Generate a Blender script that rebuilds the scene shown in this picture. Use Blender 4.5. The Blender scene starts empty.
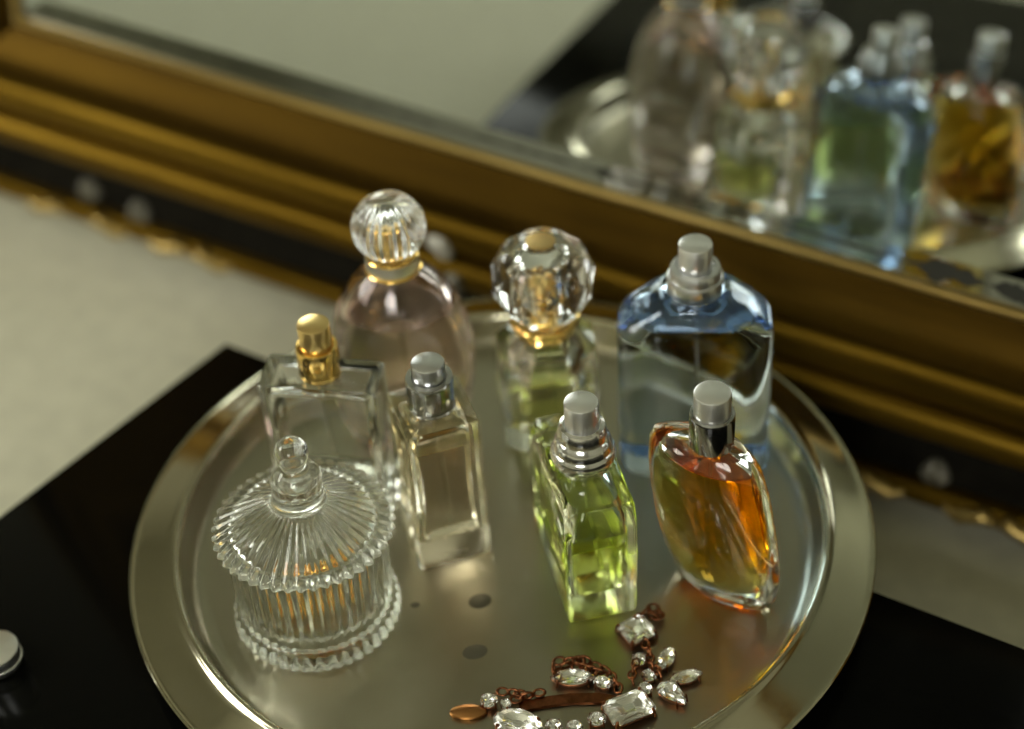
import bpy, bmesh, math, random
from mathutils import Vector, Matrix
random.seed(7)
C = bpy.context.scene.collection
PI = math.pi

# ------------------------------------------------------------------ helpers
def link(o, parent=None):
    C.objects.link(o)
    if parent is not None:
        o.parent = parent
    return o

def obj(name, bm, mats, parent=None, smooth=True, angle=35):
    me = bpy.data.meshes.new(name)
    bm.to_mesh(me); bm.free()
    if not isinstance(mats, (list, tuple)):
        mats = [mats]
    for m in mats:
        me.materials.append(m)
    if smooth:
        me.polygons.foreach_set('use_smooth', [True] * len(me.polygons))
        me.set_sharp_from_angle(angle=math.radians(angle))
    return link(bpy.data.objects.new(name, me), parent)

def thing(name, label, cat, loc=(0, 0, 0), rotz=0.0, group=None):
    o = bpy.data.objects.new(name, None)
    o.empty_display_size = 0.01
    C.objects.link(o)
    o.location = loc; o.rotation_euler = (0, 0, rotz)
    o['label'] = label; o['category'] = cat
    if group: o['group'] = group
    return o

def tag(o, label, cat, group=None, kind=None):
    o['label'] = label; o['category'] = cat
    if group: o['group'] = group
    if kind: o['kind'] = kind
    return o

def struct(o):
    o['kind'] = 'structure'
    return o

def add_rings(bm, rings, cap0=True, cap1=True, flip=False, mat=0):
    """rings: list of lists of 3D points with equal counts, bottom to top, counterclockwise."""
    vr = [[bm.verts.new(p) for p in r] for r in rings]
    n = len(rings[0]); fs = []
    for a, b in zip(vr[:-1], vr[1:]):
        for i in range(n):
            j = (i + 1) % n
            fs.append(bm.faces.new((a[i], a[j], b[j], b[i])))
    if cap0: fs.append(bm.faces.new(list(reversed(vr[0]))))
    if cap1: fs.append(bm.faces.new(vr[-1]))
    for f in fs:
        f.material_index = mat
        if flip: f.normal_flip()
    return fs

def circ(r, z, n=48, mod=None, c=(0, 0)):
    out = []
    for i in range(n):
        a = 2 * PI * i / n
        rr = r * (mod(a) if mod else 1.0)
        out.append((c[0] + rr * math.cos(a), c[1] + rr * math.sin(a), z))
    return out

def lathe(bm, prof, n=48, mod=None, cap0=True, cap1=True, flip=False, mat=0, c=(0, 0)):
    rings = []
    for i, p in enumerate(prof):
        k = p[2] if len(p) > 2 else 1.0
        md = (lambda a, k=k: 1 + (mod(a) - 1) * k) if mod else None
        rings.append(circ(max(p[0], 1e-5), p[1], n, md, c))
    return add_rings(bm, rings, cap0, cap1, flip, mat)

def rrect(hw, hd, r, z, k=5, dx=0.0, dy=0.0):
    r = min(r, hw * .999, hd * .999)
    out = []
    for (sx, sy, a0) in ((1, 1, 0), (-1, 1, PI / 2), (-1, -1, PI), (1, -1, 1.5 * PI)):
        cx, cy = sx * (hw - r), sy * (hd - r)
        for i in range(k + 1):
            a = a0 + PI / 2 * i / k
            out.append((dx + cx + r * math.cos(a), dy + cy + r * math.sin(a), z))
    return out

def add_box(bm, lo, hi, mat=0):
    x0, y0, z0 = lo; x1, y1, z1 = hi
    return add_rings(bm, [[(x0, y0, z0), (x1, y0, z0), (x1, y1, z0), (x0, y1, z0)],
                          [(x0, y0, z1), (x1, y0, z1), (x1, y1, z1), (x0, y1, z1)]], mat=mat)

def add_torus(bm, R, r, mtx, n=14, k=6, sx=1.0):
    vr = []
    for i in range(n):
        a = 2 * PI * i / n
        row = []
        for j in range(k):
            b = 2 * PI * j / k
            p = Vector(((R + r * math.cos(b)) * math.cos(a) * sx, (R + r * math.cos(b)) * math.sin(a), r * math.sin(b)))
            row.append(bm.verts.new(mtx @ p))
        vr.append(row)
    for i in range(n):
        for j in range(k):
            bm.faces.new((vr[i][j], vr[(i + 1) % n][j], vr[(i + 1) % n][(j + 1) % k], vr[i][(j + 1) % k]))

def interp_rings(rings, z):
    """insert a ring at height z (all rings flat), return (below incl, above incl)"""
    for i in range(len(rings) - 1):
        z0, z1 = rings[i][0][2], rings[i + 1][0][2]
        if z0 <= z <= z1:
            t = (z - z0) / max(z1 - z0, 1e-9)
            mid = [tuple(a[k] + (b[k] - a[k]) * t for k in range(3)) for a, b in zip(rings[i], rings[i + 1])]
            return rings[:i + 1] + [mid], [mid] + rings[i + 1:]
    raise ValueError

# ------------------------------------------------------------------ materials
def newmat(name):
    m = bpy.data.materials.new(name); m.use_nodes = True
    nt = m.node_tree
    return m, nt, nt.nodes['Principled BSDF'], nt.nodes['Material Output']

def principled(name, col, rough=.5, metal=0.0, spec=None, ior=None, noise=0.0, nscale=40, rnoise=0.0, bump=0.0, coat=0.0):
    m, nt, b, out = newmat(name)
    b.inputs['Base Color'].default_value = (*col, 1)
    b.inputs['Roughness'].default_value = rough
    b.inputs['Metallic'].default_value = metal
    if ior: b.inputs['IOR'].default_value = ior
    if spec is not None: b.inputs['Specular IOR Level'].default_value = spec
    if coat: b.inputs['Coat Weight'].default_value = coat
    if noise or rnoise or bump:
        tc = nt.nodes.new('ShaderNodeTexCoord')
        nz = nt.nodes.new('ShaderNodeTexNoise'); nz.inputs['Scale'].default_value = nscale
        nz.inputs['Detail'].default_value = 6
        nt.links.new(tc.outputs['Object'], nz.inputs['Vector'])
        if noise:
            mx = nt.nodes.new('ShaderNodeMix'); mx.data_type = 'RGBA'
            mx.inputs[6].default_value = (*[c * (1 - noise) for c in col], 1)
            mx.inputs[7].default_value = (*[min(1, c * (1 + noise)) for c in col], 1)
            mr = nt.nodes.new('ShaderNodeMapRange'); mr.inputs[1].default_value = .35; mr.inputs[2].default_value = .65
            nt.links.new(nz.outputs['Fac'], mr.inputs[0]); nt.links.new(mr.outputs[0], mx.inputs[0])
            nt.links.new(mx.outputs[2], b.inputs['Base Color'])
        if rnoise:
            mr = nt.nodes.new('ShaderNodeMapRange'); mr.inputs[1].default_value = .3; mr.inputs[2].default_value = .7
            mr.inputs[3].default_value = max(0.02, rough - rnoise); mr.inputs[4].default_value = rough + rnoise
            nt.links.new(nz.outputs['Fac'], mr.inputs[0]); nt.links.new(mr.outputs[0], b.inputs['Roughness'])
        if bump:
            bp = nt.nodes.new('ShaderNodeBump'); bp.inputs['Strength'].default_value = bump
            bp.inputs['Distance'].default_value = .001
            nt.links.new(nz.outputs['Fac'], bp.inputs['Height']); nt.links.new(bp.outputs[0], b.inputs['Normal'])
    return m

def glass(name, col=(1, 1, 1), ior=1.48, rough=0.0, absorb=None, density=0.0):
    m = bpy.data.materials.new(name); m.use_nodes = True
    nt = m.node_tree; nt.nodes.clear()
    out = nt.nodes.new('ShaderNodeOutputMaterial')
    g = nt.nodes.new('ShaderNodeBsdfGlass')
    g.inputs['Color'].default_value = (*col, 1); g.inputs['IOR'].default_value = ior
    g.inputs['Roughness'].default_value = rough
    nt.links.new(g.outputs[0], out.inputs['Surface'])
    if absorb:
        v = nt.nodes.new('ShaderNodeVolumeAbsorption')
        v.inputs['Color'].default_value = (*absorb, 1); v.inputs['Density'].default_value = density
        nt.links.new(v.outputs[0], out.inputs['Volume'])
    return m

def liquid_mats(name, absorb, density):
    # walls of the liquid touch glass (relative index), its surface touches air
    m = glass(name, ior=1.36, absorb=absorb, density=density)
    nt = m.node_tree
    g = [n for n in nt.nodes if n.type == 'BSDF_GLASS'][0]
    at = nt.nodes.new('ShaderNodeAttribute'); at.attribute_name = 'touches_air'
    mr = nt.nodes.new('ShaderNodeMapRange'); mr.inputs[3].default_value = 1.36 / 1.48; mr.inputs[4].default_value = 1.36
    nt.links.new(at.outputs['Fac'], mr.inputs[0]); nt.links.new(mr.outputs[0], g.inputs['IOR'])
    return m

M_glass = glass('clear_glass', (.985, .99, .98))
M_warmglass = glass('warm_glass', (.99, .985, .94))
M_jarglass = glass('pressed_glass', (.975, .98, .965), ior=1.44, rough=.06)
M_pinkglass = glass('pink_tinted_glass', (.975, .925, .915))
M_blueglass = glass('blue_tinted_glass', (.86, .92, .985))
M_greenglass = glass('green_tinted_glass', (.975, .99, .93))
M_crystal = glass('cut_crystal', (1, 1, 1), ior=1.52)
M_gem = glass('rhinestone', (1, 1, 1), ior=1.7)
M_tube = glass('plastic_tube', (.93, .93, .90), ior=1.12, rough=.15)
M_gold = principled('polished_gold', (.95, .64, .20), .14, 1, rnoise=.05)
M_goldsat = principled('satin_gold', (.90, .66, .28), .28, 1)
M_silver = principled('satin_silver', (.93, .93, .92), .34, 1)
M_chrome = principled('chrome', (.46, .46, .46), .13, 1)
M_bright = principled('bright_chrome', (.80, .80, .80), .16, 1)
M_bluesilver = principled('brushed_silver', (.74, .75, .77), .28, 1)
M_bronze = principled('aged_copper', (.20, .075, .032), .30, 1, noise=.3, nscale=300)
M_foil = principled('foil_backing', (.97, .97, .95), .12, 1)
M_black = principled('black_lacquer', (.0025, .0025, .002), .12, 0, ior=1.09)
M_floor = principled('beige_carpet', (.62, .60, .46), .95, 0, spec=.1, noise=.06, nscale=60)
M_wall = principled('warm_white_wall', (.36, .35, .28), .9, 0, spec=.2)
M_ceil = principled('ceiling_paint', (.46, .45, .37), .9, 0, spec=.2)
M_white = principled('white_trim', (.7, .69, .62), .5)
M_recess = principled('recess_shade', (.007, .006, .004), .6, 0, ior=1.15, noise=.3, nscale=80)  # near-black colour paints in the shade under the frame's ridges
M_spot = principled('dried_stain', (.17, .16, .12), .45, .85)
M_pearl = principled('worn_silver_leaf', (.13, .12, .09), .45, .3, noise=.35, nscale=250)
M_ivory = principled('chipped_plaster', (.50, .48, .42), .5)
M_hedge = principled('leafy_green', (.06, .16, .03), .8, noise=.6, nscale=6)

# tray: aged pewter with cloudy roughness
def pewter(name, r0, c0, c1):
    m, nt, b, out = newmat(name)
    tc = nt.nodes.new('ShaderNodeTexCoord')
    n1 = nt.nodes.new('ShaderNodeTexNoise'); n1.inputs['Scale'].default_value = 22; n1.inputs['Detail'].default_value = 8
    n2 = nt.nodes.new('ShaderNodeTexNoise'); n2.inputs['Scale'].default_value = 190; n2.inputs['Detail'].default_value = 4
    nt.links.new(tc.outputs['Object'], n1.inputs['Vector']); nt.links.new(tc.outputs['Object'], n2.inputs['Vector'])
    mx = nt.nodes.new('ShaderNodeMix'); mx.data_type = 'RGBA'
    mx.inputs[6].default_value = (*c0, 1); mx.inputs[7].default_value = (*c1, 1)
    nt.links.new(n1.outputs['Fac'], mx.inputs[0]); nt.links.new(mx.outputs[2], b.inputs['Base Color'])
    b.inputs['Metallic'].default_value = 1
    ad = nt.nodes.new('ShaderNodeMath'); ad.operation = 'ADD'
    ml = nt.nodes.new('ShaderNodeMath'); ml.operation = 'MULTIPLY'; ml.inputs[1].default_value = .07
    nt.links.new(n2.outputs['Fac'], ml.inputs[0])
    ml2 = nt.nodes.new('ShaderNodeMath'); ml2.operation = 'MULTIPLY_ADD'; ml2.inputs[1].default_value = .09; ml2.inputs[2].default_value = r0
    nt.links.new(n1.outputs['Fac'], ml2.inputs[0])
    nt.links.new(ml.outputs[0], ad.inputs[0]); nt.links.new(ml2.outputs[0], ad.inputs[1])
    nt.links.new(ad.outputs[0], b.inputs['Roughness'])
    return m
M_tray = pewter('aged_pewter', .24, (.35, .325, .235), (.43, .405, .305))
M_brim = pewter('polished_pewter', .04, (.46, .43, .31), (.55, .52, .39))

def gilded(name, ca, cb, rough=.42, stretch=(3, 60, 60)):
    m, nt, b, out = newmat(name)
    tc = nt.nodes.new('ShaderNodeTexCoord'); mp = nt.nodes.new('ShaderNodeMapping')
    mp.inputs['Scale'].default_value = stretch
    nz = nt.nodes.new('ShaderNodeTexNoise'); nz.inputs['Scale'].default_value = 1; nz.inputs['Detail'].default_value = 7
    nz.inputs['Roughness'].default_value = .65
    nt.links.new(tc.outputs['Object'], mp.inputs[0]); nt.links.new(mp.outputs[0], nz.inputs['Vector'])
    mr = nt.nodes.new('ShaderNodeMapRange'); mr.inputs[1].default_value = .35; mr.inputs[2].default_value = .68
    nt.links.new(nz.outputs['Fac'], mr.inputs[0])
    mx = nt.nodes.new('ShaderNodeMix'); mx.data_type = 'RGBA'
    mx.inputs[6].default_value = (*ca, 1); mx.inputs[7].default_value = (*cb, 1)
    nt.links.new(mr.outputs[0], mx.inputs[0]); nt.links.new(mx.outputs[2], b.inputs['Base Color'])
    b.inputs['Metallic'].default_value = .95; b.inputs['Roughness'].default_value = rough
    return m
M_gild = gilded('gilded_wood', (.075, .040, .002), (.21, .122, .012), .48)
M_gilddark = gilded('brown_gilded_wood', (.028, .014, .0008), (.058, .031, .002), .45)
M_gildbright = gilded('rubbed_gilding', (.22, .14, .035), (.46, .33, .12), .36)

# ------------------------------------------------------------------ place frame
YAW = 0.5326
tv = Vector((math.cos(YAW), -math.sin(YAW), 0)); nv = Vector((math.sin(YAW), math.cos(YAW), 0))
def tn(t, n, z=0): return tv * t + nv * n + Vector((0, 0, z))
ROOM = Matrix.Rotation(-YAW, 4, 'Z')       # local x = t, local y = n

FZ = -0.118
T0, T1, N0, N1, CZ = -1.9, 2.3, -2.3, 0.56, 2.25

def room_box(name, lo, hi, mat):
    bm = bmesh.new(); add_box(bm, lo, hi)
    o = obj(name, bm, mat, smooth=False); o.matrix_world = ROOM
    return struct(o)
room_box('floor', (T0 - .1, N0 - .1, FZ - .05), (T1 + .1, N1 + .1, FZ), M_floor)
room_box('ceiling', (T0 - .1, N0 - .1, CZ), (T1 + .1, N1 + .1, CZ + .05), M_ceil)
room_box('wall_back', (T0 - .1, N1, FZ), (T1 + .1, N1 + .1, CZ), M_wall)
room_box('wall_right', (T1, N0, FZ), (T1 + .1, N1, CZ), M_wall)

def wall_with_window(name, axis, pos, a0, a1, w0, w1, z0, z1, thick):
    """axis 'n': wall lies at n=pos (runs along t); axis 't': wall at t=pos"""
    bm = bmesh.new()
    for (s0, s1, q0, q1) in ((a0, w0, FZ, CZ), (w1, a1, FZ, CZ), (w0, w1, FZ, z0), (w0, w1, z1, CZ)):
        if axis == 'n': add_box(bm, (s0, pos - thick, q0), (s1, pos, q1))
        else: add_box(bm, (pos - thick, s0, q0), (pos, s1, q1))
    o = obj(name, bm, M_wall, smooth=False); o.matrix_world = ROOM
    return struct(o)

def window(name, axis, pos, w0, w1, z0, z1):
    bm = bmesh.new(); f = .04
    bars = [(w0, w0 + f, z0, z1), (w1 - f, w1, z0, z1), (w0 + f, w1 - f, z0, z0 + f), (w0 + f, w1 - f, z1 - f, z1),
            ((w0 + w1) / 2 - .015, (w0 + w1) / 2 + .015, z0 + f, z1 - f),
            (w0 + f, (w0 + w1) / 2 - .015, z0 + (z1 - z0) * .6 - .015, z0 + (z1 - z0) * .6 + .015),
            ((w0 + w1) / 2 + .015, w1 - f, z0 + (z1 - z0) * .6 - .015, z0 + (z1 - z0) * .6 + .015)]
    for (s0, s1, q0, q1) in bars:
        if axis == 'n': add_box(bm, (s0, pos - .06, q0), (s1, pos - .02, q1))
        else: add_box(bm, (pos - .06, s0, q0), (pos - .02, s1, q1))
    o = obj(name, bm, M_white, smooth=False); o.matrix_world = ROOM
    return struct(o)

# window behind the viewer and window on the left wall
WB = (0.25, 1.25, .75, 1.95); WL = (-1.75, -.55, .7, 1.95)
wall_with_window('wall_front', 'n', N0, T0 - .1, T1 + .1, *WB, .12)
window('window_1', 'n', N0, *WB)
wall_with_window('wall_left', 't', T0, N0, N1, *WL, .12)
window('window_2', 't', T0, *WL)

def area(name, loc, target, sx, sy, power, col):
    l = bpy.data.lights.new(name, 'AREA'); l.shape = 'RECTANGLE'; l.size = sx; l.size_y = sy
    l.energy = power; l.color = col
    o = bpy.data.objects.new(name, l); C.objects.link(o)
    o.location = loc
    d = (Vector(target) - Vector(loc)).normalized()
    o.rotation_euler = d.to_track_quat('-Z', 'Y').to_euler()
    return o
LZ = lambda w: (w[2] + w[3]) / 2
pb = tn((WB[0] + WB[1]) / 2, N0 - .10, LZ(WB) + .12)
area('daylight_window', pb, pb + nv, .96, .9, 34, (1, .99, .92))
pl = tn(T0 - .10, (WL[0] + WL[1]) / 2, LZ(WL))
area('daylight_window', pl, pl + tv, 1.15, 1.2, 44, (1, .98, .88))

# ------------------------------------------------------------------ black table
tb = thing('side_table', 'low glossy black table carrying the round metal tray', 'table',
           (-.163, .1917, FZ), 0)
# back edge runs from the far corner towards lower right, left edge towards lower left
eb = Vector((.2258 + .163, -.0728 - .1917, 0)).normalized()
el = Vector((-.2814 + .163, .0531 - .1917, 0)).normalized()
def tq(a, b, z): p = eb * a + el * b; return (p.x, p.y, z)
def table_slab(a0, a1, b0, b1, z0, z1, bev=.003):
    bm = bmesh.new()
    rings = []
    for z, i in ((z0, bev), (z0 + bev, 0), (z1 - bev, 0), (z1, bev)):
        rings.append([tq(a0 + i, b0 + i, z), tq(a0 + i, b1 - i, z), tq(a1 - i, b1 - i, z), tq(a1 - i, b0 + i, z)])
    add_rings(bm, rings)
    return bm
TH = -FZ - .0017
obj('table_top', table_slab(0, .95, 0, .62, TH - .028, TH), M_black, tb, angle=60)
obj('apron', table_slab(.03, .92, .03, .59, TH - .060, TH - .028, .001), M_black, tb, angle=60)
for a in (.03, .88):
    for b in (.03, .55):
        obj('leg', table_slab(a, a + .04, b, b + .04, 0, TH - .060, .001), M_black, tb, angle=60)

# ------------------------------------------------------------------ tray
bm = bmesh.new()
prof = [(.0001, 0), (.10, 0), (.158, 0.0), (.1635, .0003), (.1665, .0016), (.1685, .0050), (.1705, .0120), (.1718, .0162),
        (.1732, .0183), (.1745, .0188), (.1760, .0181), (.1766, .0173), (.1780, .01650), (.1810, .01545), (.1850, .01408), (.1895, .01252), (.1935, .01114), (.1965, .01010),
        (.1982, .0096), (.1995, .0098), (.2001, .0091), (.1995, .0082), (.1975, .0086), (.188, .0116), (.180, .0147),
        (.1750, .0172), (.1735, .0166), (.1722, .0110), (.1702, .0040), (.1680, 0.0), (.165, -.0014), (.0001, -.0014)]
for f in lathe(bm, list(reversed(prof)), 160, cap0=False, cap1=False):
    cc = f.calc_center_median()
    if math.hypot(cc.x, cc.y) > .1715: f.material_index = 1
tray = obj('serving_tray', bm, [M_tray, M_brim], angle=50)
tray.location = (0, 0, 0)
tag(tray, 'round aged pewter tray with a wide rim holding all the perfume bottles', 'tray')
for (x, y, a, b, r) in ((-.013, -.042, .0062, .0052, .3), (-.0168, -.0768, .0066, .005, .2), (-.0473, -.0414, .0025, .002, 0)):
    bm = bmesh.new()
    ring = lambda s, z: [(x + s * (a * math.cos(t) * math.cos(r) - b * math.sin(t) * math.sin(r)),
                          y + s * (a * math.cos(t) * math.sin(r) + b * math.sin(t) * math.cos(r)), z)
                         for t in [2 * PI * i / 28 for i in range(28)]]
    add_rings(bm, [ring(1, .00005), ring(.9, .00015)])
    obj('water_stain', bm, M_spot, tray)['label'] = 'dull oval water stain'

# ------------------------------------------------------------------ mirror
Nm = Vector((0.5036, 0.8545, -0.1274)).normalized(); Tm = Vector((0.8587, -0.5113, -0.0342)).normalized()
Sm = Tm.cross(Nm).normalized(); Nm = Sm.cross(Tm).normalized()
MD = .2394
mir = thing('framed_mirror', 'large old wall mirror in a gilded brown moulded frame leaning behind the tray', 'mirror')
mm = Matrix((( Tm.x, Nm.x, Sm.x, Nm.x * MD), (Tm.y, Nm.y, Sm.y, Nm.y * MD), (Tm.z, Nm.z, Sm.z, Nm.z * MD), (0, 0, 0, 1)))
mir.matrix_world = mm
ML, MR, MB, MT = -.512, .50, .087, .70     # visible glass edges (local x, z)
BV = .017
# glass pane with a bevelled border
bm = bmesh.new()
def rc(e, y): return [(ML - e, y, MB - e), (MR + e, y, MB - e), (MR + e, y, MT + e), (ML - e, y, MT + e)]
vo = [bm.verts.new(p) for p in rc(.006, -.0052)]; vb = [bm.verts.new(p) for p in rc(-BV, 0)]; vk = [bm.verts.new(p) for p in rc(.006, .004)]
bm.faces.new(vb)
for i in range(4):
    j = (i + 1) % 4
    bm.faces.new((vo[i], vo[j], vb[j], vb[i])); bm.faces.new((vk[i], vk[j], vo[j], vo[i]))
bm.faces.new(list(reversed(vk)))

def mirror_mat():
    m, nt, b, out = newmat('old_mirror')
    b.inputs['Metallic'].default_value = 1
    tc = nt.nodes.new('ShaderNodeTexCoord'); sp = nt.nodes.new('ShaderNodeSeparateXYZ')
    nt.links.new(tc.outputs['Object'], sp.inputs[0])
    # distance from the line where the bevel starts, along the bottom edge
    d = nt.nodes.new('ShaderNodeMath'); d.operation = 'SUBTRACT'; d.inputs[1].default_value = MB + .0095
    nt.links.new(sp.outputs['Z'], d.inputs[0])
    ab = nt.nodes.new('ShaderNodeMath'); ab.operation = 'ABSOLUTE'; nt.links.new(d.outputs[0], ab.inputs[0])
    # width of the desilvered streak: thin on the left, ragged blotches towards the right
    mp = nt.nodes.new('ShaderNodeMapping'); mp.inputs['Scale'].default_value = (95, 1, 95)
    nz = nt.nodes.new('ShaderNodeTexNoise'); nz.inputs['Scale'].default_value = 1; nz.inputs['Detail'].default_value = 5
    nt.links.new(tc.outputs['Object'], mp.inputs[0]); nt.links.new(mp.outputs[0], nz.inputs['Vector'])
    rn = nt.nodes.new('ShaderNodeMapRange'); rn.inputs[1].default_value = .35; rn.inputs[2].default_value = .65
    rn.inputs[3].default_value = .55; rn.inputs[4].default_value = 1.3
    nt.links.new(nz.outputs['Fac'], rn.inputs[0])
    acc = None
    for cx_, hw_ in ((.160, .021), (.206, .021), (-.06, .006)):
        a_ = nt.nodes.new('ShaderNodeMath'); a_.operation = 'SUBTRACT'; a_.inputs[1].default_value = cx_
        nt.links.new(sp.outputs['X'], a_.inputs[0])
        b_ = nt.nodes.new('ShaderNodeMath'); b_.operation = 'DIVIDE'; b_.inputs[1].default_value = hw_
        nt.links.new(a_.outputs[0], b_.inputs[0])
        c_ = nt.nodes.new('ShaderNodeMath'); c_.operation = 'ABSOLUTE'; nt.links.new(b_.outputs[0], c_.inputs[0])
        d_ = nt.nodes.new('ShaderNodeMapRange'); d_.inputs[1].default_value = 1.0; d_.inputs[2].default_value = .35
        d_.inputs[3].default_value = 0.0; d_.inputs[4].default_value = .0046 if hw_ > .01 else .002
        nt.links.new(c_.outputs[0], d_.inputs[0])
        if acc is None: acc = d_
        else:
            e_ = nt.nodes.new('ShaderNodeMath'); e_.operation = 'ADD'
            nt.links.new(acc.outputs[0], e_.inputs[0]); nt.links.new(d_.outputs[0], e_.inputs[1]); acc = e_
    e_ = nt.nodes.new('ShaderNodeMath'); e_.operation = 'ADD'; e_.inputs[1].default_value = .0011
    nt.links.new(acc.outputs[0], e_.inputs[0])
    w = nt.nodes.new('ShaderNodeMath'); w.operation = 'MULTIPLY'
    nt.links.new(e_.outputs[0], w.inputs[0]); nt.links.new(rn.outputs[0], w.inputs[1])
    lt = nt.nodes.new('ShaderNodeMath'); lt.operation = 'LESS_THAN'
    nt.links.new(ab.outputs[0], lt.inputs[0]); nt.links.new(w.outputs[0], lt.inputs[1])
    mx = nt.nodes.new('ShaderNodeMix'); mx.data_type = 'RGBA'
    mx.inputs[6].default_value = (.49, .525, .515, 1); mx.inputs[7].default_value = (.030, .030, .024, 1)
    nt.links.new(lt.outputs[0], mx.inputs[0]); nt.links.new(mx.outputs[2], b.inputs['Base Color'])
    b.inputs['Roughness'].default_value = .015; b.inputs['Specular IOR Level'].default_value = .05
    iv = nt.nodes.new('ShaderNodeMath'); iv.operation = 'SUBTRACT'; iv.inputs[0].default_value = 1
    nt.links.new(lt.outputs[0], iv.inputs[1]); nt.links.new(iv.outputs[0], b.inputs['Metallic'])
    ro = nt.nodes.new('ShaderNodeMath'); ro.operation = 'MULTIPLY_ADD'; ro.inputs[1].default_value = .5; ro.inputs[2].default_value = .015
    nt.links.new(lt.outputs[0], ro.inputs[0]); nt.links.new(ro.outputs[0], b.inputs['Roughness'])
    return m
obj('mirror_glass', bm, mirror_mat(), mir, smooth=False)['label'] = 'bevelled mirror glass with dark desilvered blotches along its lower edge'

# mitred frame swept round the glass; points (outset e from the glass edge, outward o, material)
def sweep(name, pts, mats, parent):
    bm = bmesh.new(); rings = []
    for (e, o, k) in pts:
        rings.append([bm.verts.new((x, -o, z)) for (x, _, z) in rc(e, 0)])
    n = len(rings)
    for a in range(n):
        b2 = (a + 1) % n
        for i in range(4):
            j = (i + 1) % 4
            f = bm.faces.new((rings[a][i], rings[b2][i], rings[b2][j], rings[a][j]))
            f.material_index = pts[a][2]
    bmesh.ops.recalc_face_normals(bm, faces=bm.faces)
    return obj(name, bm, mats, parent, angle=38)
def arc(e0, o0, r, a0, a1, k, n=7, ro=None):
    return [(e0 + r * math.cos(math.radians(a0 + (a1 - a0) * i / n)), o0 + (ro or r) * math.sin(math.radians(a0 + (a1 - a0) * i / n)), k) for i in range(n + 1)]
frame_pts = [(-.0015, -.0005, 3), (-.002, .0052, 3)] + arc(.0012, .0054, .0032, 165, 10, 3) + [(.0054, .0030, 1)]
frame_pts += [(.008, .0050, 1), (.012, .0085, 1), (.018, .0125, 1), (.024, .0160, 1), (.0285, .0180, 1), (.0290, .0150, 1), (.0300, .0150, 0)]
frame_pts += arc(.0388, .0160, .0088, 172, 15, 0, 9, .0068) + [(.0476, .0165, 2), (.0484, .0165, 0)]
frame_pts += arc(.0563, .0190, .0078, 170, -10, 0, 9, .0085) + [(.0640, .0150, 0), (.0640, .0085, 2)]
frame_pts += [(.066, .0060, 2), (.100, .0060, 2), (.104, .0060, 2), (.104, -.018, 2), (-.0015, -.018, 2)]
# scale the outset so the lower rim lands where the frame ends
ES = 1.40
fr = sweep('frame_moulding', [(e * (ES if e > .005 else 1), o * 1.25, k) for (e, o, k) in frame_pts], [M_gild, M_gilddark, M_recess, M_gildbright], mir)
rail_pts = [(.1315, -.016, 0), (.1315, .010, 0)] + arc(.1390, .0125, .0072, 175, 5, 0) + [(.1475, .010, 0), (.1475, -.016, 0)]
sweep('outer_moulding', rail_pts, [M_gild], mir)['label'] = 'thin worn gold outer moulding below the dark recess'

# carved ornaments on the lower rail (scallop shells and leaves)
def shell(w, h, d, ribs=7):
    bm = bmesh.new(); rows = []; nu, nvv = ribs * 4, 8
    for j in range(nvv + 1):
        r = j / nvv; row = []
        for i in range(nu + 1):
            a = math.radians(-78 + 156 * i / nu)
            rib = .5 + .5 * math.cos(2 * PI * ribs * i / nu + PI)
            rr = r * (1 + .07 * rib * r)
            dome = math.sin(PI * min(1, .12 + r * .80)) * .9 + .15
            row.append(bm.verts.new((w * rr * math.sin(a), -(d * dome + .16 * d * rib * r) * (1 - .25 * abs(math.sin(a))), h * rr * math.cos(a) - .3 * h)))
        rows.append(row)
    for j in range(nvv):
        for i in range(nu):
            if j == 0:
                bm.faces.new((rows[0][0] if False else rows[j][i], rows[j + 1][i], rows[j + 1][i + 1], rows[j][i + 1]))
            else:
                bm.faces.new((rows[j][i], rows[j + 1][i], rows[j + 1][i + 1], rows[j][i + 1]))
    # back skirt gives it thickness
    ext = bmesh.ops.extrude_edge_only(bm, edges=[e for e in bm.edges if e.is_boundary])
    for v in [g for g in ext['geom'] if isinstance(g, bmesh.types.BMVert)]: v.co.y = 0.0005
    bmesh.ops.remove_doubles(bm, verts=bm.verts, dist=1e-6)
    bmesh.ops.recalc_face_normals(bm, faces=bm.faces)
    return bm
def leaf(L, W, d, curl=.3):
    bm = bmesh.new(); n = 12; rows = []
    for i in range(n + 1):
        u = i / n; wv = W * math.sin(PI * u) ** .7 * (1 + .16 * math.sin(u * 22)); row = []
        for j in range(-3, 4):
            v = j / 3
            row.append(bm.verts.new((L * (u - .5), -d * (1 - v * v * .8) * (math.sin(PI * u) ** .5 + .05), wv * v + curl * W * math.sin(PI * 2 * u))))
        rows.append(row)
    for i in range(n):
        for j in range(6):
            bm.faces.new((rows[i][j], rows[i][j + 1], rows[i + 1][j + 1], rows[i + 1][j]))
    ext = bmesh.ops.extrude_edge_only(bm, edges=[e for e in bm.edges if e.is_boundary])
    for v in [g for g in ext['geom'] if isinstance(g, bmesh.types.BMVert)]: v.co.y = 0.0005
    bmesh.ops.remove_doubles(bm, verts=bm.verts, dist=1e-6)
    bmesh.ops.recalc_face_normals(bm, faces=bm.faces)
    return bm
def ornament(name, bm, mat, x, z, rot=0, y=-.0195):
    o = obj(name, bm, mat, mir, angle=60)
    o.location = (x, y, z); o.rotation_euler = (0, rot, 0)
    return o
for x, z in ((-.462, -.036), (-.418, -.041), (.177, -.040)):
    ornament('shell_ornament', shell(.0095, .017, .007), M_pearl, x, z, 0, -.008)['label'] = 'pale fluted shell'
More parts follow.
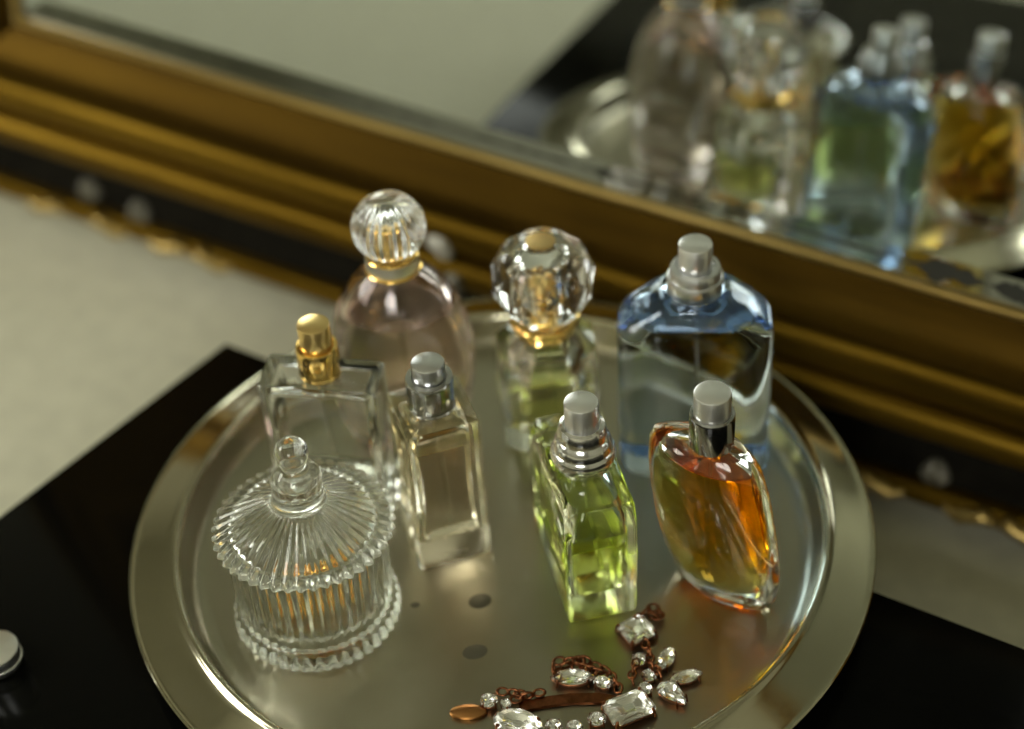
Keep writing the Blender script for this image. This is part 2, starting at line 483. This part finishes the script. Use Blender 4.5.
ornament('bead_ornament', shell(.011, .012, .006, 3), M_ivory, -.160, .024, .6, -.027)['label'] = 'pale chipped bead on the moulding'
ornament('bead_ornament', shell(.009, .012, .006, 3), M_pearl, -.146, .004, .6, -.032)
k = 0
for x in (-.495, -.440, -.385, -.350, .112, .145, .205, .235, .262, .30, .34, .38):
    ornament('leaf_ornament', leaf(.040, .0065, .007, .5 if k % 2 else -.5), M_gildbright, x, -.0525, .12 * (-1) ** k, -.018); k += 1

# ------------------------------------------------------------------ bottles
def cap_lathe(name, prof, mat, parent, n=48, angle=35, label=None, xy=(0, 0)):
    bm = bmesh.new(); lathe(bm, prof, n)
    o = obj(name, bm, mat, parent, angle=angle)
    o.location = (xy[0], xy[1], 0)
    if label: o['label'] = label
    return o

def button(r, z0, z1, bev=.0009):
    return [(r, z0), (r, z1 - bev), (r - bev * .3, z1 - bev * .3), (r - bev, z1), (.0001, z1)]

def bottle_glass(parent, outer, inner, level, mglass, mliquid, neck=None):
    bm = bmesh.new()
    add_rings(bm, outer)
    below, above = interp_rings(inner, level)
    add_rings(bm, above, cap0=False, cap1=True, flip=True)
    g = obj('glass_body', bm, mglass, parent, angle=32)
    bm = bmesh.new()
    fs = add_rings(bm, below, cap0=True, cap1=True)
    nf = len(bm.faces); bm.faces.ensure_lookup_table(); bm.faces.index_update(); top = fs[-1].index
    l = obj('liquid', bm, mliquid, parent, angle=32)
    at = l.data.attributes.new('touches_air', 'FLOAT', 'FACE')
    at.data.foreach_set('value', [1.0 if i == top else 0.0 for i in range(nf)])
    return g, l

def dip_tube(parent, z0, z1, x=0, y=0, lean=.004):
    bm = bmesh.new(); rings = []
    for i in range(9):
        u = i / 8; z = z1 + (z0 - z1) * (1 - u)
        rings.append(circ(.0011, z, 12, c=(x + lean * (1 - u) ** 2, y - lean * .4 * (1 - u) ** 2)))
    add_rings(bm, rings)
    return obj('dip_tube', bm, M_tube, parent)

# --- blue bottle
b = thing('perfume_bottle', 'tall blue tinted glass perfume bottle with rounded shoulders and a satin silver sprayer', 'perfume bottle', (.1118, .0600, .0002), math.radians(-6))
def blue_o(z, s, dz=0): return rrect(.0415 * s[0], .0215 * s[1], .0150 * s[2], z, 8)
outer = [blue_o(0, (.955, .93, .95)), blue_o(.0015, (.985, .975, .98)), blue_o(.004, (1, 1, 1)), blue_o(.05, (1, 1, 1)), blue_o(.0930, (1, 1, 1)),
         blue_o(.0965, (.995, .995, 1)), blue_o(.0995, (.970, .985, 1)), blue_o(.1025, (.915, .98, 1)), blue_o(.1060, (.82, .97, 1)),
         blue_o(.1100, (.70, .96, 1)), blue_o(.1140, (.57, .95, 1)), blue_o(.1168, (.475, .93, 1)), blue_o(.1180, (.42, .88, 1)), blue_o(.1183, (.36, .70, 1))]
def blue_i(z, w, d, r): return rrect(w, d, r, z, 8)
inner = [blue_i(.0100, .028, .012, .009), blue_i(.0115, .033, .0155, .010), blue_i(.015, .0355, .0168, .0105), blue_i(.04, .0358, .0170, .0105), blue_i(.088, .0358, .0170, .0105),
         blue_i(.096, .0352, .0166, .0105), blue_i(.1000, .0330, .0158, .0105), blue_i(.1045, .0280, .0146, .0100), blue_i(.1090, .0195, .0125, .0095),
         blue_i(.1125, .0105, .0092, .0088), blue_i(.1165, .0080, .0080, .0078)]
bottle_glass(b, outer, inner, .1020, M_blueglass, liquid_mats('blue_perfume', (.56, .71, .95), 17))
cap_lathe('collar', [(.0138, .1183), (.0148, .1183), (.0151, .1190), (.0151, .1265), (.0148, .1272), (.0138, .1275), (.0137, .1290), (.0134, .1318), (.0129, .1330), (.0105, .1334), (.0105, .1312), (.0001, .1312)], M_bluesilver, b, label='satin silver stepped collar')
cap_lathe('spray_button', button(.0089, .1316, .1480), M_silver, b)
dip_tube(b, .016, .116)

# --- crystal-stoppered bottle
b = thing('perfume_bottle', 'squat clear bottle with a large faceted crystal ball stopper and pale green perfume', 'perfume bottle', (.0325, .0890, .0002), math.radians(4))
def octr(hw, hd, ch, z):
    p = [(hw, -hd + ch), (hw, hd - ch), (hw - ch, hd), (-hw + ch, hd), (-hw, hd - ch), (-hw, -hd + ch), (-hw + ch, -hd), (hw - ch, -hd)]
    return [(x, y, z) for x, y in p]
outer = [octr(.0255, .0185, .007, 0), octr(.0268, .0198, .0075, .0014), octr(.0280, .0215, .0095, .022), octr(.0290, .0225, .0110, .038),
         octr(.0285, .0220, .0100, .056), octr(.0268, .0202, .009, .0660), octr(.0205, .0170, .0085, .0720), octr(.0150, .0150, .0070, .0735)]
inner = [octr(.013, .010, .004, .0120), octr(.0185, .0140, .006, .0145), octr(.0205, .0155, .008, .030), octr(.0200, .0155, .008, .050),
         octr(.0165, .0130, .007, .0610), octr(.0085, .0085, .0036, .0680), octr(.0080, .0080, .0034, .0725)]
bottle_glass(b, outer, inner, .0370, M_glass, liquid_mats('pale_green_perfume', (.84, .86, .30), 50))
dip_tube(b, .014, .072)
bm = bmesh.new()                                     # scalloped gold ring in three rolls
lathe(bm, [(.013, .0736), (.0155, .0738), (.0166, .0750), (.0158, .0764), (.0154, .0770), (.0168, .0778), (.0184, .0794), (.0188, .0810), (.0180, .0824), (.0165, .0830), (.0001, .0832)],
      72, mod=lambda a: 1 + .035 * math.cos(6 * a))
obj('collar', bm, M_gold, b, angle=60)['label'] = 'scalloped polished gold collar'
zc, Rr = .1100, .0287
bm = bmesh.new()
pts = []
for lat, nn, off in ((64, 9, 0), (36, 9, .5), (8, 9, 0), (-20, 9, .5), (-46, 9, 0)):
    for i in range(nn):
        a = 2 * PI * (i + off) / nn; la = math.radians(lat)
        rr = Rr * (1.0 if lat != 66 else 1.0)
        pts.append(bm.verts.new((rr * math.cos(la) * math.cos(a), rr * math.cos(la) * math.sin(a), zc + rr * math.sin(la) * .98)))
for i in range(10):
    a = 2 * PI * (i + .5) / 10
    pts.append(bm.verts.new((.0150 * math.cos(a), .0150 * math.sin(a), zc - .0267)))
bmesh.ops.convex_hull(bm, input=pts)
bmesh.ops.dissolve_limit(bm, angle_limit=math.radians(2), verts=bm.verts, edges=bm.edges)
lathe(bm, [(.0105, zc - .0260), (.0118, zc - .012), (.0120, zc + .004), (.0110, zc + .0085), (.0085, zc + .0095)], 40, flip=True)
stp = obj('stopper', bm, M_crystal, b, smooth=False)
stp['label'] = 'faceted crystal ball'
bm = bmesh.new(); lathe(bm, [(.0001, zc + .0233), (.0078, zc + .0233), (.0082, zc + .0238), (.0078, zc + .0245), (.0060, zc + .0247), (.0001, zc + .0247)], 40, mod=lambda a: 1 + .02 * math.cos(16 * a))
obj('gold_disc', bm, M_goldsat, stp)
bm = bmesh.new()
lathe(bm, [(.0085, .0842), (.0088, .0860), (.0060, .0872), (.0048, .0900), (.0042, .0960), (.0050, .0970), (.0052, .0980), (.0001, .0980)], 36)
obj('gold_stem', bm, M_gold, stp)
bm = bmesh.new()                                     # gold clover-shaped sprayer head inside the stopper
rings = []
for y, s in ((-.0042, .9), (-.0048, 1), (-.0056, 1), (-.0062, .86)):
    rings.append([(s * .0068 * (1 + .10 * math.cos(5 * a)) * math.cos(a), y, .1080 + s * .0088 * (1 + .10 * math.cos(5 * a)) * math.sin(a)) for a in [2 * PI * i / 50 for i in range(50)]])
add_rings(bm, rings); bmesh.ops.recalc_face_normals(bm, faces=bm.faces)
for (x0, z0, x1, z1) in ((.0008, .1070, .0032, .1125), (-.0002, .1090, .0044, .1090), (.0035, .1050, .0055, .1115)):
    dx, dz = x1 - x0, z1 - z0; L = math.hypot(dx, dz); px, pz = -dz / L * .0004, dx / L * .0004
    r1 = [(x0 + px, -.0062, z0 + pz), (x0 - px, -.0062, z0 - pz), (x1 - px, -.0062, z1 - pz), (x1 + px, -.0062, z1 + pz)]
    add_rings(bm, [r1, [(x, -.0068, z) for x, y, z in r1]])
obj('spray_button', bm, M_goldsat, stp, angle=50)['label'] = 'rounded satin gold plate with a small emblem'

# --- pink bottle with fluted ball
b = thing('perfume_bottle', 'tall rounded pale pink bottle with a fluted glass ball stopper at the tray back', 'perfume bottle', (-.0475, .0950, .0002), 0)
def oval(r, z, n=56): return [(x * 1.045, y * .84, zz) for x, y, zz in circ(r, z * 1.042, n)]
outer = [oval(.0235, 0), oval(.0262, .0012), oval(.0300, .008), oval(.0345, .024), oval(.0372, .040), oval(.0384, .055), oval(.0380, .068), oval(.0352, .082),
         oval(.0305, .095), oval(.0245, .1055), oval(.0190, .1115), oval(.0155, .1145)]
inner = [oval(.0130, .0120), oval(.0215, .0145), oval(.0275, .020), oval(.0318, .034), oval(.0338, .052), oval(.0335, .066), oval(.0305, .080),
         oval(.0258, .0925), oval(.0190, .1035), oval(.0110, .1110), oval(.0085, .1135)]
bottle_glass(b, outer, inner, .0930, M_pinkglass, liquid_mats('pink_perfume', (.92, .86, .80), 6))
dip_tube(b, .016, .113)
cap_lathe('collar', [(.0120, .1194), (.0148, .1194), (.0154, .1198), (.0156, .1205), (.0151, .1212), (.0145, .1215), (.0001, .1215)], M_gold, b, label='polished gold ring')
bm = bmesh.new(); lathe(bm, [(.0142, .1216), (.0143, .1285), (.0001, .1285)], 180, mod=lambda a: 1 + .018 * math.cos(45 * a))
rb = obj('ribbed_band', bm, M_bluesilver, b, angle=80); rb['label'] = 'finely ribbed grey metal band'
cap_lathe('upper_ring', [(.0110, .1286), (.0139, .1286), (.0143, .1291), (.0138, .1297), (.0001, .1299)], M_gold, b, label='polished gold ring')
zc, Rr = .1470, .0195
bm = bmesh.new()
pf = []
for i in range(2, 25):
    la = math.radians(-90 + 180 * i / 25.0)
    r = Rr * math.cos(la); z = zc + Rr * math.sin(la)
    if z < .1304: continue
    pf.append((r, z, min(1, math.cos(la) * 1.6)))
pf.insert(0, (.0085, .1300, .3))
pf.append((.0004, zc + Rr, 0))
lathe(bm, pf, 192, mod=lambda a: 1 + .030 * math.cos(24 * a))
lathe(bm, [(.0084, .1306), (.0084, .1490), (.0078, .1505), (.0001, .1507)], 36, flip=True)
bl = obj('stopper', bm, M_crystal, b, angle=75); bl['label'] = 'fluted clear glass ball'
bm = bmesh.new(); lathe(bm, [(.0078, .1308), (.0079, .1325), (.0068, .1332), (.0066, .1470), (.0060, .1478), (.0001, .1478)], 36)
obj('spray_button', bm, M_gold, bl)

# --- flat clear bottle with gold sprayer
b = thing('perfume_bottle', 'wide flat rectangular clear bottle with a gold sprayer behind the jar', 'perfume bottle', (-.0878, .0370, .0002), math.radians(-12))
def fl(hw, hd, z, r=.0022): return rrect(hw, hd, r, z, 3)
outer = [fl(.0305, .0122, 0), fl(.0313, .0132, .0010), fl(.0313, .0134, .05), fl(.0317, .0136, .0950), fl(.0315, .0134, .0968), fl(.0306, .0126, .0977), fl(.0115, .0110, .0980)]
inner = [fl(.0240, .0080, .0110, .002), fl(.0255, .0092, .0120, .002), fl(.0262, .0098, .05, .002), fl(.0262, .0098, .0890, .002), fl(.0255, .0092, .0910, .002), fl(.0070, .0068, .0930, .002), fl(.0062, .0062, .0965, .002)]
bottle_glass(b, outer, inner, .0300, M_glass, liquid_mats('faint_perfume', (.95, .93, .80), 6))
dip_tube(b, .013, .096)
cap_lathe('collar', [(.0098, .0981), (.0106, .0981), (.0110, .0986), (.0111, .1000), (.0108, .1005), (.0108, .1012), (.0111, .1017), (.0111, .1165), (.0107, .1173), (.0092, .1175), (.0092, .1150), (.0001, .1150)], M_gold, b, label='polished gold collar')
cap_lathe('spray_button', button(.0086, .1152, .1315), M_goldsat, b)

# --- small square bottle with chrome sprayer
b = thing('perfume_bottle', 'square clear glass bottle with pale peach perfume and a chrome collar standing mid tray', 'perfume bottle', (-.0297, .0063, .0002), math.radians(16))
def sq(h, z, r=.0018): return rrect(h, h, r, z, 3)
outer = [sq(.0192, 0), sq(.0198, .0008), sq(.0196, .05), sq(.0194, .0950), sq(.0190, .0960), sq(.0181, .0965), sq(.0110, .0968)]
inner = [sq(.0105, .0165, .003), sq(.0136, .0172, .003), sq(.0148, .0195, .003), sq(.0134, .040, .003), sq(.0133, .060, .003), sq(.0145, .0815, .003), sq(.0143, .0870, .003), sq(.0125, .0890, .003), sq(.0068, .0905, .003), sq(.0062, .0955, .003)]
bottle_glass(b, outer, inner, .0790, M_warmglass, liquid_mats('peach_perfume', (1.0, .86, .66), 14))
dip_tube(b, .019, .095, lean=.002)
cap_lathe('collar', [(.0108, .0969), (.0118, .0969), (.0123, .0974), (.0125, .0985), (.0121, .0992), (.0121, .0998), (.0125, .1003), (.0125, .1150), (.0124, .1158), (.0120, .1166), (.0092, .1168), (.0092, .1142), (.0001, .1142)], M_chrome, b, label='chrome collar')
cap_lathe('spray_button', button(.0086, .1144, .1262), M_bluesilver, b)
# small engraving line on the base front
bm = bmesh.new()
for i in range(7):
    add_box(bm, (-.0062 + i * .0019, -.01990, .0075 + (.0003 if i % 2 else 0)), (-.0052 + i * .0019, -.01975, .0083))
for i in range(3):
    add_box(bm, (-.0020 + i * .0015, -.01990, .0055), (-.0012 + i * .0015, -.01975, .0061))
obj('engraving', bm, principled('grey_print', (.25, .24, .2), .5), b, smooth=False)['label'] = 'tiny grey printed marks'

# --- green bottle
b = thing('perfume_bottle', 'tall deep block bottle of bright green perfume with a bell shaped chrome collar', 'perfume bottle', (.0439, -.0218, .0002), math.radians(10.5))
def gr(hw, hd, z, r=.003, dy=0): return rrect(hw, hd, r, z, 4, 0, dy)
outer = [gr(.0176, 0.0380, 0), gr(.0184, 0.0388, .001), gr(.0192, 0.0393, .03), gr(.0193, 0.0393, .060), gr(.0188, 0.0388, .0740, .005), gr(.0175, 0.0373, .0775, .007), gr(.0150, 0.0328, .0795, .009), gr(.0115, 0.0238, .0806, .010)]
inner = [gr(.0105, 0.0278, .0150, .004), gr(.0132, 0.0323, .0165, .004), gr(.0143, 0.0343, .03, .004), gr(.0143, 0.0343, .055, .004), gr(.0138, 0.0336, .066, .005), gr(.0120, 0.0303, .0715, .006), gr(.0070, 0.0095, .0750, .0065, -.0070), gr(.0065, 0.0065, .0790, .006, -.0070)]
bottle_glass(b, outer, inner, .0560, M_greenglass, liquid_mats('green_perfume', (.86, .93, .14), 34))
dip_tube(b, .018, .078, 0, -.0070)
cx, cy = 0, -.004
cap_lathe('collar', [(.0118, .0806), (.0124, .0806), (.0140, .0825), (.0158, .0862), (.0165, .0885), (.0167, .0905), (.0164, .0925), (.0158, .0940), (.0152, .0946), (.0150, .0962), (.0144, .0985), (.0134, .1006), (.0127, .1014), (.0126, .1035), (.0122, .1062), (.0114, .1085), (.0098, .1092), (.0098, .1070), (.0001, .1070)], M_bright, b, label='chrome collar of stepped rings', xy=(0, -.0070))
cap_lathe('spray_button', button(.0087, .1072, .1235), M_silver, b, xy=(0, -.0070))

# --- orange bottle
b = thing('perfume_bottle', 'leaf shaped thick glass bottle of orange perfume nearest the right side of the tray', 'perfume bottle', (.1085, -.0388, .0002), math.radians(-38))
def lens(L, W, z, sh=0, n=56):
    out = []
    for i in range(n):
        a = 2 * PI * i / n
        s = math.sin(a)
        out.append((sh + L * math.cos(a), W * math.copysign(abs(s) ** 1.35, s), z))
    return out
outer = [lens(.0225, .0095, 0, 0.0113), lens(.0262, .0122, .0015, 0.0108), lens(.0305, .0150, .008, 0.0093), lens(.0345, .0172, .022, 0.0068), lens(.0362, .0180, .042, 0.0033),
         lens(.0360, .0178, .060, 0.0003), lens(.0350, .0170, .076, -0.0017), lens(.0326, .0160, .0890, -0.0034), lens(.0290, .0144, .0950, -0.0042), lens(.0225, .0122, .0980, -0.0024), lens(.0125, .0107, .0988, -0.0004)]
inner = [lens(.0120, .0050, .0100, 0.0096), lens(.0205, .0092, .0125, 0.0088), lens(.0265, .0120, .022, 0.0070), lens(.0292, .0132, .042, 0.0036),
         lens(.0294, .0132, .060, 0.0008), lens(.0280, .0124, .076, -0.0010), lens(.0235, .0106, .088, -0.0017), lens(.0095, .0074, .0940, -0.0008), lens(.0062, .0058, .0980, 0.0000)]
bottle_glass(b, outer, inner, .0870, M_glass, liquid_mats('orange_perfume', (.98, .83, .10), 150))
dip_tube(b, .016, .094)
cap_lathe('collar', [(.0100, .0989), (.0108, .0989), (.0113, .0994), (.0114, .1180), (.0111, .1190), (.0096, .1194), (.0096, .1170), (.0001, .1170)], M_chrome, b, label='chrome collar')
cap_lathe('spray_button', button(.0093, .1173, .1325), M_silver, b)

# ------------------------------------------------------------------ ribbed jar with lid
j = thing('glass_jar', 'round ribbed pressed glass jar with a cone shaped lid and ball knob', 'jar', (-.0980, -.0415, .0002), 0)
NF = 44
flute = lambda a: 1 + .019 * math.cos(NF * a)
zig = lambda a: 1 + .026 * abs(((a * NF / (2 * PI)) % 1) * 2 - 1)
NS = NF * 8
bm = bmesh.new()
lathe(bm, [(.0370, 0, .5), (.0414, .0006, .8), (.0430, .0030, 1.1), (.0430, .0085, 1.1), (.0420, .0115, .8), (.0398, .0122, .5), (.0392, .0135, .8), (.0400, .030, 1), (.0406, .0595, 1), (.0408, .0620, .4), (.0394, .0630, 0), (.0362, .0630, 0), (.0352, .0610, 0), (.0350, .030, 0), (.0345, .0120, 0), (.0320, .0095, 0), (.0001, .0090, 0)],
      NS, mod=flute, cap1=False)
obj('jar_body', bm, M_jarglass, j, angle=50)
bm = bmesh.new()
lid_out = [(.0425, .0632, .6), (.0446, .0636, 1.1), (.0458, .0652, 1.3), (.0453, .0672, 1.3), (.0438, .0686, 1.2), (.0408, .0704, 1.4), (.0350, .0736, 1.6), (.0280, .0774, 1.9), (.0210, .0808, 2.1), (.0165, .0828, 1.6), (.0146, .0838, .3),
           (.0138, .0852, 0), (.0131, .0880, 0), (.0127, .0940, 0), (.0129, .0975, 0), (.0124, .1005, 0), (.0105, .1032, 0), (.0078, .1058, 0), (.0060, .1078, 0)]
for i in range(1, 17):
    a = math.radians(-55 + (145) * i / 16); lid_out.append((max(.0086 * math.cos(a), .0002), .1150 + .0086 * math.sin(a), 0))
lathe(bm, lid_out, NS, mod=flute, cap0=False)
lathe(bm, [(.0425, .0632, .6), (.0350, .0632, 0), (.0348, .0640, 0), (.0335, .0658, 0), (.0270, .0698, 0), (.0180, .0742, 0), (.0110, .0768, 0), (.0001, .0775, 0)], NS, mod=flute, cap0=False, cap1=True, flip=True)
bmesh.ops.remove_doubles(bm, verts=bm.verts, dist=1e-6)
ld = obj('lid', bm, M_jarglass, j, angle=50)

# gold chain curled in the jar
def chain_bm(path, R, r, sx=1.3, jitter=.3, n=12, k=6):
    bm = bmesh.new()
    for i in range(len(path)):
        p = Vector(path[i]); q = Vector(path[min(i + 1, len(path) - 1)]) - Vector(path[max(i - 1, 0)])
        ang = math.atan2(q.y, q.x)
        m = Matrix.Translation(p) @ Matrix.Rotation(ang, 4, 'Z') @ Matrix.Rotation((PI / 2 if i % 2 else .25) + random.uniform(-jitter, jitter), 4, 'X')
        add_torus(bm, R, r, m, n, k, sx)
    return bm
path = []
for i in range(50):
    a = i * .33; rr = .009 + .005 * math.sin(i * .21)
    path.append((.002 + rr * math.cos(a), -.004 + rr * math.sin(a) * .9, .0125 + .00022 * i + .0012 * math.sin(i * 1.3)))
o = obj('gold_chain', chain_bm(path, .0026, .0008), M_gold)
o.location = (-.0980, -.0415, .0002)
tag(o, 'gold chain curled up inside the ribbed glass jar', 'chain')

# ------------------------------------------------------------------ rhinestone necklace
nk = thing('necklace', 'rhinestone necklace with clear stones in dark copper settings at the front of the tray', 'necklace', (.04, -.11, .0002))
NKO = Vector((.04, -.11, 0))
def gem_setting(px, py, L, W, ang, kind='oval', h=.0055, lift=0.0, tilt=(0, 0)):
    """setting (metal cup with prongs) > gem (faceted stone)"""
    n = 16 if kind in ('oval', 'round', 'drop', 'marquise') else 8
    def out(s, z):
        pts = []
        for i in range(n):
            a = 2 * PI * (i + .5) / n
            c_, s_ = math.cos(a), math.sin(a)
            if kind in ('oval', 'round'): x, y = L * c_, W * s_
            elif kind == 'marquise': x, y = L * c_, W * math.copysign(abs(s_) ** 1.5, s_)
            elif kind == 'drop': x, y = L * c_, W * s_ * (1 - .55 * c_)
            else:                                              # cut-corner square
                k_ = .72; q = [(1, -k_), (1, k_), (k_, 1), (-k_, 1), (-1, k_), (-1, -k_), (-k_, -1), (k_, -1)][i]
                x, y = L * q[0], W * q[1]
            pts.append((x * s, y * s, z))
        return pts
    bm = bmesh.new()
    add_rings(bm, [out(.80, 0), out(.96, h * .30), out(1.03, h * .54), out(1.00, h * .57), out(.88, h * .42), out(.70, h * .30)])
    np_ = 4
    for i in range(np_):
        a = PI / 4 + i * PI / 2
        rx = L * math.cos(a) * (1.0 if kind != 'square' else 1.28); ry = W * math.sin(a) * (1.0 if kind != 'square' else 1.28)
        pr = min(L, W) * .12
        rings = []
        for z, s in ((h * .1, 1), (h * .7, 1), (h * .92, .75), (h, .3)):
            rings.append([(rx * (1.03 - .10 * z / h) + pr * s * math.cos(t), ry * (1.03 - .10 * z / h) + pr * s * math.sin(t), z) for t in [2 * PI * q / 8 for q in range(8)]])
        add_rings(bm, rings)
    s = obj('setting', bm, M_bronze, nk, angle=40)
    s.location = (px - NKO.x, py - NKO.y, lift); s.rotation_euler = (tilt[0], tilt[1], ang)
    bm = bmesh.new()
    g = obj
    fs = add_rings(bm, [out(.25, h * .36), out(.96, h * .60), out(1.04, h * .70), out(.84, h * .94), out(.54, h * 1.10)], cap0=True, cap1=True)
    gm = g('gem', bm, [M_gem], s, smooth=False)
    bm = bmesh.new()                                            # foil behind the stone
    add_rings(bm, [out(.20, h * .32), out(.93, h * .59), out(.935, h * .60), out(.22, h * .345)])
    g('foil', bm, M_foil, s, smooth=False)
    return s
d = math.radians
gem_setting(.0667, -.0735, .0080, .0080, d(28), 'square', .0065)
gem_setting(.0663, -.0925, .0040, .0040, 0, 'round', .0050)
gem_setting(.0797, -.0935, .0078, .0042, d(62), 'marquise', .0055)
gem_setting(.0885, -.1060, .0085, .0040, d(12), 'marquise', .0050)
gem_setting(.0700, -.1035, .0038, .0038, 0, 'round', .0050)
gem_setting(.0673, -.1120, .0038, .0038, 0, 'round', .0055)
gem_setting(.0808, -.1165, .0088, .0048, d(-52), 'drop', .0060)
gem_setting(.0580, -.1240, .0115, .0085, d(22), 'square', .0070)
gem_setting(.0418, -.1290, .0046, .0042, 0, 'round', .0055)
gem_setting(.0305, -.1330, .0042, .0040, 0, 'round', .0055)
gem_setting(.0205, -.1315, .0042, .0042, 0, 'round', .0055)
gem_setting(.0030, -.1290, .0125, .0085, d(-28), 'oval', .0070)
gem_setting(-.0107, -.1125, .0044, .0044, 0, 'round', .0055)
gem_setting(-.0026, -.1150, .0028, .0028, 0, 'round', .0050)
gem_setting(.0320, -.1018, .0112, .0050, d(-4), 'marquise', .0062)
gem_setting(.0468, -.1062, .0048, .0036, d(-20), 'oval', .0055)
# copper leaf at the left end and the linking plate
bm = bmesh.new()
rings = [[(s * .0095 * math.cos(a) - .0001, s * .0046 * math.sin(a), z) for a in [2 * PI * i / 28 for i in range(28)]] for s, z in ((.85, 0), (1, .0010), (.95, .0022), (.65, .0031), (.25, .0034))]
add_rings(bm, rings)
lf = obj('copper_leaf', bm, principled('brown_copper', (.42, .20, .07), .3, 1), nk); lf.location = (-.0212 - NKO.x, -.1170 - NKO.y, 0); lf.rotation_euler = (0, 0, d(-4))
bm = bmesh.new()
pl_ = [(.004, -.116), (.016, -.1135), (.030, -.1125), (.044, -.1135), (.054, -.1165)]
rings = []
for (x, y) in pl_:
    x -= NKO.x; y -= NKO.y
    rings.append([(x, y - .0040, .0004), (x, y + .0030, .0004), (x, y + .0025, .0018), (x, y - .0035, .0018)])
add_rings(bm, rings); bmesh.ops.recalc_face_normals(bm, faces=bm.faces)
obj('back_plate', bm, M_bronze, nk)
def chain(pts, R=.0021, r=.0006, name='chain'):
    path = []
    for (a, b_) in zip(pts[:-1], pts[1:]):
        L = math.hypot(b_[0] - a[0], b_[1] - a[1]); n = max(1, int(L / (R * 1.5)))
        for i in range(n):
            u = i / n; path.append((a[0] + (b_[0] - a[0]) * u - NKO.x + random.uniform(-.0004, .0004), a[1] + (b_[1] - a[1]) * u - NKO.y + random.uniform(-.0004, .0004), .0030 + random.uniform(-.0002, .0012)))
    return obj(name, chain_bm(path, R, r), M_bronze, nk, angle=80)
chain([(.0240, -.1000), (.0225, -.0945), (.0260, -.0905), (.0320, -.0905), (.0390, -.0915), (.0440, -.0950), (.0490, -.0990), (.0530, -.1060), (.0555, -.1130)], .0023, .0007)
chain([(.0250, -.0975), (.0290, -.0930), (.0350, -.0940), (.0420, -.0975), (.0480, -.1010)], .0022, .0007)
chain([(-.0040, -.1075), (.0020, -.1085), (.0085, -.1100), (.0150, -.1090), (.0210, -.1100)], .0022, .0007)
chain([(.0030, -.1125), (.0090, -.1120), (.0140, -.1130)], .0022, .0007)
chain([(.0690, -.0640), (.0730, -.0610), (.0770, -.0590), (.0800, -.0605), (.0790, -.0655), (.0760, -.0640), (.0780, -.0610)], .0022, .0007)
chain([(.0700, -.0835), (.0715, -.0890), (.0720, -.0960), (.0740, -.1010), (.0760, -.1080)], .0022, .0007)
chain([(.0640, -.0960), (.0620, -.1030), (.0610, -.1100)], .0020, .0006)

# ------------------------------------------------------------------ small round silver lid on the black table, cut by the left edge
kn = thing('round_lid', 'small round silver lid lying on the black table at the far left', 'lid', (-.2655, -.0590, -.0016))
bm = bmesh.new(); lathe(bm, [(.0110, 0), (.0128, .0006), (.0132, .0020), (.0132, .0095), (.0128, .0105), (.0118, .0110), (.0001, .0112)], 48)
obj('lid_shell', bm, M_silver, kn)
bm = bmesh.new(); lathe(bm, [(.0126, .0026), (.0137, .0028), (.0139, .0035), (.0137, .0042), (.0126, .0044)], 48, cap0=False, cap1=False)
obj('rolled_edge', bm, M_silver, kn)

# ------------------------------------------------------------------ world: overcast sky over green garden
w = bpy.data.worlds.new('World'); bpy.context.scene.world = w; w.use_nodes = True
nt = w.node_tree; nt.nodes.clear()
out = nt.nodes.new('ShaderNodeOutputWorld'); bg = nt.nodes.new('ShaderNodeBackground')
tc = nt.nodes.new('ShaderNodeTexCoord'); sp = nt.nodes.new('ShaderNodeSeparateXYZ'); cr = nt.nodes.new('ShaderNodeValToRGB')
nt.links.new(tc.outputs['Generated'], sp.inputs[0]); nt.links.new(sp.outputs['Z'], cr.inputs[0])
cr.color_ramp.elements[0].position = .0; cr.color_ramp.elements[0].color = (.10, .20, .04, 1)
cr.color_ramp.elements[1].position = .22; cr.color_ramp.elements[1].color = (.95, 1.0, .92, 1)
e = cr.color_ramp.elements.new(.12); e.color = (.16, .32, .06, 1)
nt.links.new(cr.outputs[0], bg.inputs['Color']); bg.inputs['Strength'].default_value = 3.0
nt.links.new(bg.outputs[0], out.inputs['Surface'])

# ------------------------------------------------------------------ camera
cam = bpy.data.cameras.new('Camera'); co = bpy.data.objects.new('Camera', cam); C.objects.link(co)
rt = Vector((.9974, -.0465, -.0543)); up = Vector((.0715, .6490, .7574)); fw = Vector((0, .7593, -.6507))
pos = Vector((.0127, -.7426, .7625))
fw.normalize(); rt = (rt - fw * rt.dot(fw)).normalized(); up = rt.cross(fw)
co.matrix_world = Matrix(((rt.x, up.x, -fw.x, pos.x), (rt.y, up.y, -fw.y, pos.y), (rt.z, up.z, -fw.z, pos.z), (0, 0, 0, 1)))
cam.sensor_width = 36; cam.lens = 36 * 1952.1 / 1024; cam.clip_start = .02
cam.dof.use_dof = True; cam.dof.focus_distance = 0.955; cam.dof.aperture_fstop = 2.6
bpy.context.scene.camera = co
sc = bpy.context.scene
sc.view_settings.view_transform = 'Standard'; sc.view_settings.look = 'None'
sc.view_settings.exposure = 0.0; sc.view_settings.gamma = 1.0; sc.view_settings.use_curve_mapping = False
cy_ = sc.cycles
cy_.max_bounces = 24; cy_.transmission_bounces = 24; cy_.glossy_bounces = 12; cy_.diffuse_bounces = 4
cy_.use_denoising = True; cy_.sample_clamp_indirect = 6
